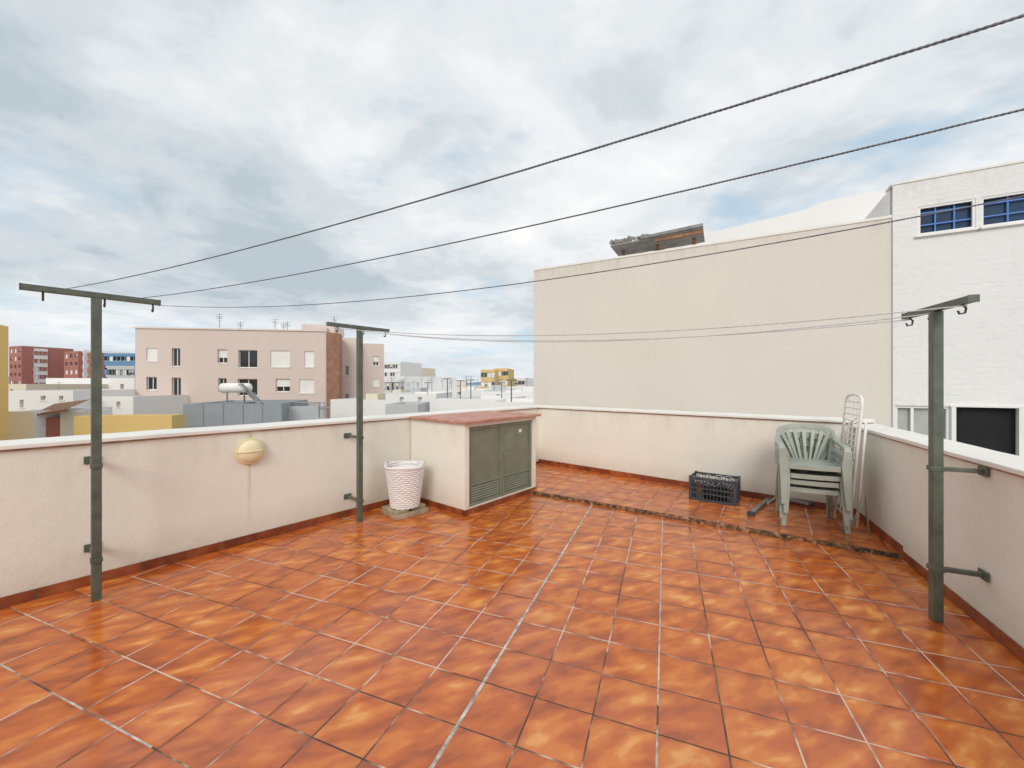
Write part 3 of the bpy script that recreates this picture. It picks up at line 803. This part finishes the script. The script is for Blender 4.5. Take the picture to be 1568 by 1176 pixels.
bldg('white_house',70,45,206,46,579,14,'twhite',[(150,586,156,596,'D'),(95,590,101,600,'D'),(120,588,128,595,'S'),(184,588,190,597,'D')])
bldg('white_house',10,30,112,31,598,9,'twhite',[(30,612,36,624,'D'),(62,606,70,613,'D'),(90,606,97,613,'D')])
bldg('white_house',120,33,204,33,607,8,'twhite',[(140,615,146,624,'D'),(178,615,184,624,'D')])
bldg('white_house',12,23.5,52,23.6,630,5,'twhite')
bldg('cream_house',-60,38,40,38,588,9,'tcream',[(15,596,20,606,'D')])
r=empty('red_walled_house')
o,A,B,n,zt=bldg('walls',50,24,92,24.5,640,3,'tred',par=r)
bldg('rear_walls',92,24.5,140,25,630,2,'twhite',par=r)
mb=MB()
mb.add([(gx(46,23.7),23.7,gz(636,23.7)),(gx(104,24),24,gz(626,24)),(gx(140,27),27,gz(611,27)),(gx(84,27),27,gz(618,27))],[(0,1,2,3)])
mb.add([(gx(46,23.7),23.7,gz(638,23.7)),(gx(104,24),24,gz(629,24)),(gx(104,24),24,gz(626,24)),(gx(46,23.7),23.7,gz(636,23.7))],[(0,1,2,3)])
mb.obj('sloping_roof',['wood'],r,recalc=False)
def apt(name,xl,xr,ytop,d,m,nx,dep=14,st=3.0): return bldg(name,xl,d,xr,d+random.uniform(-4,4),ytop,dep,m,grid=(nx,st,1.5,1.5),rec=.4)
apt('red_apartment_building',14,33,530,150,'tred',3)
apt('cream_apartment_building',33,53,537,155,'tcream',3)
apt('white_apartment_building',53,72,534,150,'twhite',3)
apt('cream_apartment_building',72,98,541,160,'tcream',4)
apt('red_apartment_building',98,120,538,150,'tred',3)
apt('red_apartment_building',126,143,540,150,'tred',3)
apt('white_apartment_building',118,128,536,150,'twhite',2)
apt('blue_apartment_building',160,206,541,130,'tblue',7)
apt('grey_apartment_building',166,204,560,105,'tgrey',6)
apt('white_apartment_building',589,613,554,150,'twhite',6)
apt('cream_apartment_building',613,631,563,170,'tcream',4)
apt('white_apartment_building',630,648,569,180,'twhite',4)
apt('yellow_apartment_building',737,757,566,130,'toch',4)
apt('yellow_apartment_building',757,777,564,134,'toch',4)
apt('white_apartment_building',783,803,579,150,'twhite',4)
apt('white_apartment_building',590,618,576,70,'twhite',4)
bldg('white_house',506,31,600,30,612,8,'twhite',[(550,615,556,626,'D')])
bldg('white_house',590,26,668,26,603,7,'twhite',[(612,608,618,616,'D'),(640,608,646,616,'D')])
bldg('white_house',640,38,742,36,597,10,'twhite',[(660,600,664,606,'D'),(700,600,706,606,'D')])
bldg('white_house',668,23,760,22,611,7,'twhite')
bldg('white_house',736,30,850,29,600,9,'twhite',[(760,604,765,612,'D')])
bldg('grey_house',590,21,640,21,619,3,'tgrey')
bldg('white_house',745,18,860,17.6,616,5,'twhite')
for (x,y0,y1,d) in ((685,580,606,24),(705,583,606,25),(721,582,604,25),(783,582,610,19),(768,586,604,28),(655,586,600,30)):
    mb=MB(); X=gx(x,d); mb.tube([(X,d,gz(y1+8,d)),(X,d,gz(y0,d))],.03,6); mb.box((X,d,gz(y0,d)),(.5,.05,.05)); mb.obj('rooftop_clothes_pole',['post'])
for (x,y,w,d) in ((628,594,16,34),(712,592,14,42),(752,590,22,44),(602,597,12,36),(800,592,16,30),(560,603,18,35),(170,596,16,40),(90,590,20,48)):
    bldg('rooftop_hut',x,d,x+w,d,y,2.5,random.choice(['twhite','twhite','tcream','tgrey']),z0=-6)
# antenna thicket and chimneys on the town roofs
random.seed(55)
mb=MB(); mc=MB()
for k in range(46):
    x=random.choice([random.uniform(16,204),random.uniform(594,810),random.uniform(594,810)])
    d=random.uniform(32,110); X=gx(x,d); zt_=H+random.uniform(.0,.9)+d*.004; zb=zt_-random.uniform(2.0,3.0)
    mb.tube([(X,d,zb-1.5),(X,d,zt_)],.03,4)
    for q in range(3): mb.box((X,d,zt_-.1-.2*q),(.8-.15*q,.03,.03))
    if k%2==0:
        x2=x+random.uniform(-8,8); X2=gx(x2,d); s_=random.uniform(.4,.9); zc=random.uniform(-.5,.7)
        mc.box((X2,d+1,zc-1.5),(s_,s_,3.0)); mc.box((X2,d+1,zc+.04),(s_+.15,s_+.15,.08))
mb.obj('roof_antenna_thicket',['steel']); mc.obj('roof_chimneys',['twhite'])
random.seed(21)
for k in range(110):
    px=random.choice([random.uniform(-500,215),random.uniform(560,860),random.uniform(560,900)])
    d=random.uniform(60,700)
    w=random.uniform(9,22); z=random.uniform(-4,.9)
    if random.random()<.12 and d>260: z=random.uniform(2,6)
    pxw=w/d*F
    bldg('town_building',px,d,px+pxw,d+random.uniform(-3,3),0,random.uniform(8,16),random.choice(['twhite','twhite','twhite','tcream','tgrey','pinkl','twhite']),grid=(4,3.2,1.3,1.4) if d<350 else None,ztop=z,rec=.3)
mb=MB(); R=9000
mb.add([(-R,-R,-12.3),(R,-R,-12.3),(R,R,-12.3),(-R,R,-12.3)],[(0,1,2,3)]); mb.obj('ground',['ground'])
mb=MB(); mb.add([(-R,900,-12.2),(R,900,-12.2),(R,R*.99,-12.2),(-R,R*.99,-12.2)],[(0,1,2,3)]); mb.obj('sea',['sea'])
mb=MB(); vs=[];fs=[];n=120
for k in range(n+1):
    x=-7800+k*100; h=60+50*math.sin(k*.21)+30*math.sin(k*.53+1)+18*math.sin(k*1.3)
    h*=max(0,min(1,(abs(x+1500)-300)/2500)); vs+=[(x,5800,-12),(x,6000,max(2,h)),(x,6600,-12)]
for k in range(n):
    fs+=[(3*k,3*k+3,3*k+4,3*k+1),(3*k+1,3*k+4,3*k+5,3*k+2)]
mb.add(vs,fs); mb.obj('hills',['hill'],smooth=True)

# ---------------------------------------------------------------- world & sun
w=bpy.data.worlds.new("World"); scene.world=w; w.use_nodes=True
nt=w.node_tree; N=nt.nodes; L=nt.links; bg=N['Background']
sky=N.new('ShaderNodeTexSky'); sky.sky_type='NISHITA'; sky.sun_disc=False
sdirv=Vector((-.15,-1,.62)).normalized()
sky.sun_elevation=math.asin(sdirv.z); sky.sun_rotation=math.atan2(sdirv.x,sdirv.y)
class WN(NT):
    def __init__(s): s.t=nt; s.n=N; s.l=L; s.pos=N.new('ShaderNodeTexCoord').outputs['Generated']
q=WN()
sx=q.dot(q.pos,(1,0,0)); sy=q.dot(q.pos,(0,1,0)); sz=q.dot(q.pos,(0,0,1))
zz=q.math('ADD',q.math('MAXIMUM',sz,0),.17)
cb=N.new('ShaderNodeCombineXYZ'); L.new(q.math('DIVIDE',sx,zz),cb.inputs[0]); L.new(q.math('DIVIDE',sy,zz),cb.inputs[1])
P=cb.outputs[0]
n1=q.noise(.8,6,.56,vec=q.vadd(P,(3.1,7.3,0)),dist=.2)
n2=q.noise(2.3,5,.6,vec=q.vadd(P,(13.1,2.3,4)),dist=.4)
n3_=q.noise(.4,2,.5,vec=q.vadd(P,(1.0,5.0,9)))
shade=q.math('ADD',q.math('MULTIPLY',n1,.62),q.math('ADD',q.math('MULTIPLY',n2,.34),q.math('MULTIPLY',n3_,.18)))
band=q.math('SUBTRACT',1,q.math('DIVIDE',q.math('ABSOLUTE',q.math('SUBTRACT',sz,.22)),.12),clamp=True)
shade=q.math('SUBTRACT',shade,q.math('MULTIPLY',band,.04))
shade=q.math('ADD',shade,q.math('MULTIPLY',sx,.01))
ccol=q.ramp(shade,[(.42,(4.7,5.45,5.95)),(.50,(6.1,6.65,7.05)),(.56,(7.3,7.65,7.9)),(.62,(8.3,8.5,8.65)),(.70,(9.4,9.3,9.2))],'EASE')
hz=q.math('SUBTRACT',1,q.math('DIVIDE',sz,.17),clamp=True)
ccol=q.mix(q.math('MULTIPLY',hz,.75),ccol,(7.5,8.1,8.5))
hole=q.ramp(q.noise(1.1,5,.6,vec=q.vadd(P,(8.4,1.9,2)),dist=.3),[(.55,0.0),(.67,1.0)])
skyc=q.mix(.6,sky.outputs[0],(4.8,7.2,9.0))
fin=q.mix(q.math('MULTIPLY',hole,.62),ccol,skyc)
L.new(fin,bg.inputs['Color']); bg.inputs['Strength'].default_value=.108
sun=bpy.data.lights.new('sun','SUN'); sun.energy=1.5; sun.angle=math.radians(25); sun.color=(1,.95,.88)
so=bpy.data.objects.new('sun',sun); scene.collection.objects.link(so); so.rotation_euler=(-sdirv).to_track_quat('-Z','Y').to_euler()

cam=bpy.data.cameras.new('camera'); co=bpy.data.objects.new('camera',cam); scene.collection.objects.link(co)
cam.sensor_width=36; cam.lens=F/1568*36; cam.clip_end=30000; cam.clip_start=.05
co.location=(0,0,H); co.rotation_euler=(math.radians(90),0,0)
scene.camera=co
scene.view_settings.view_transform='Standard'; scene.view_settings.look='None'; scene.view_settings.exposure=0
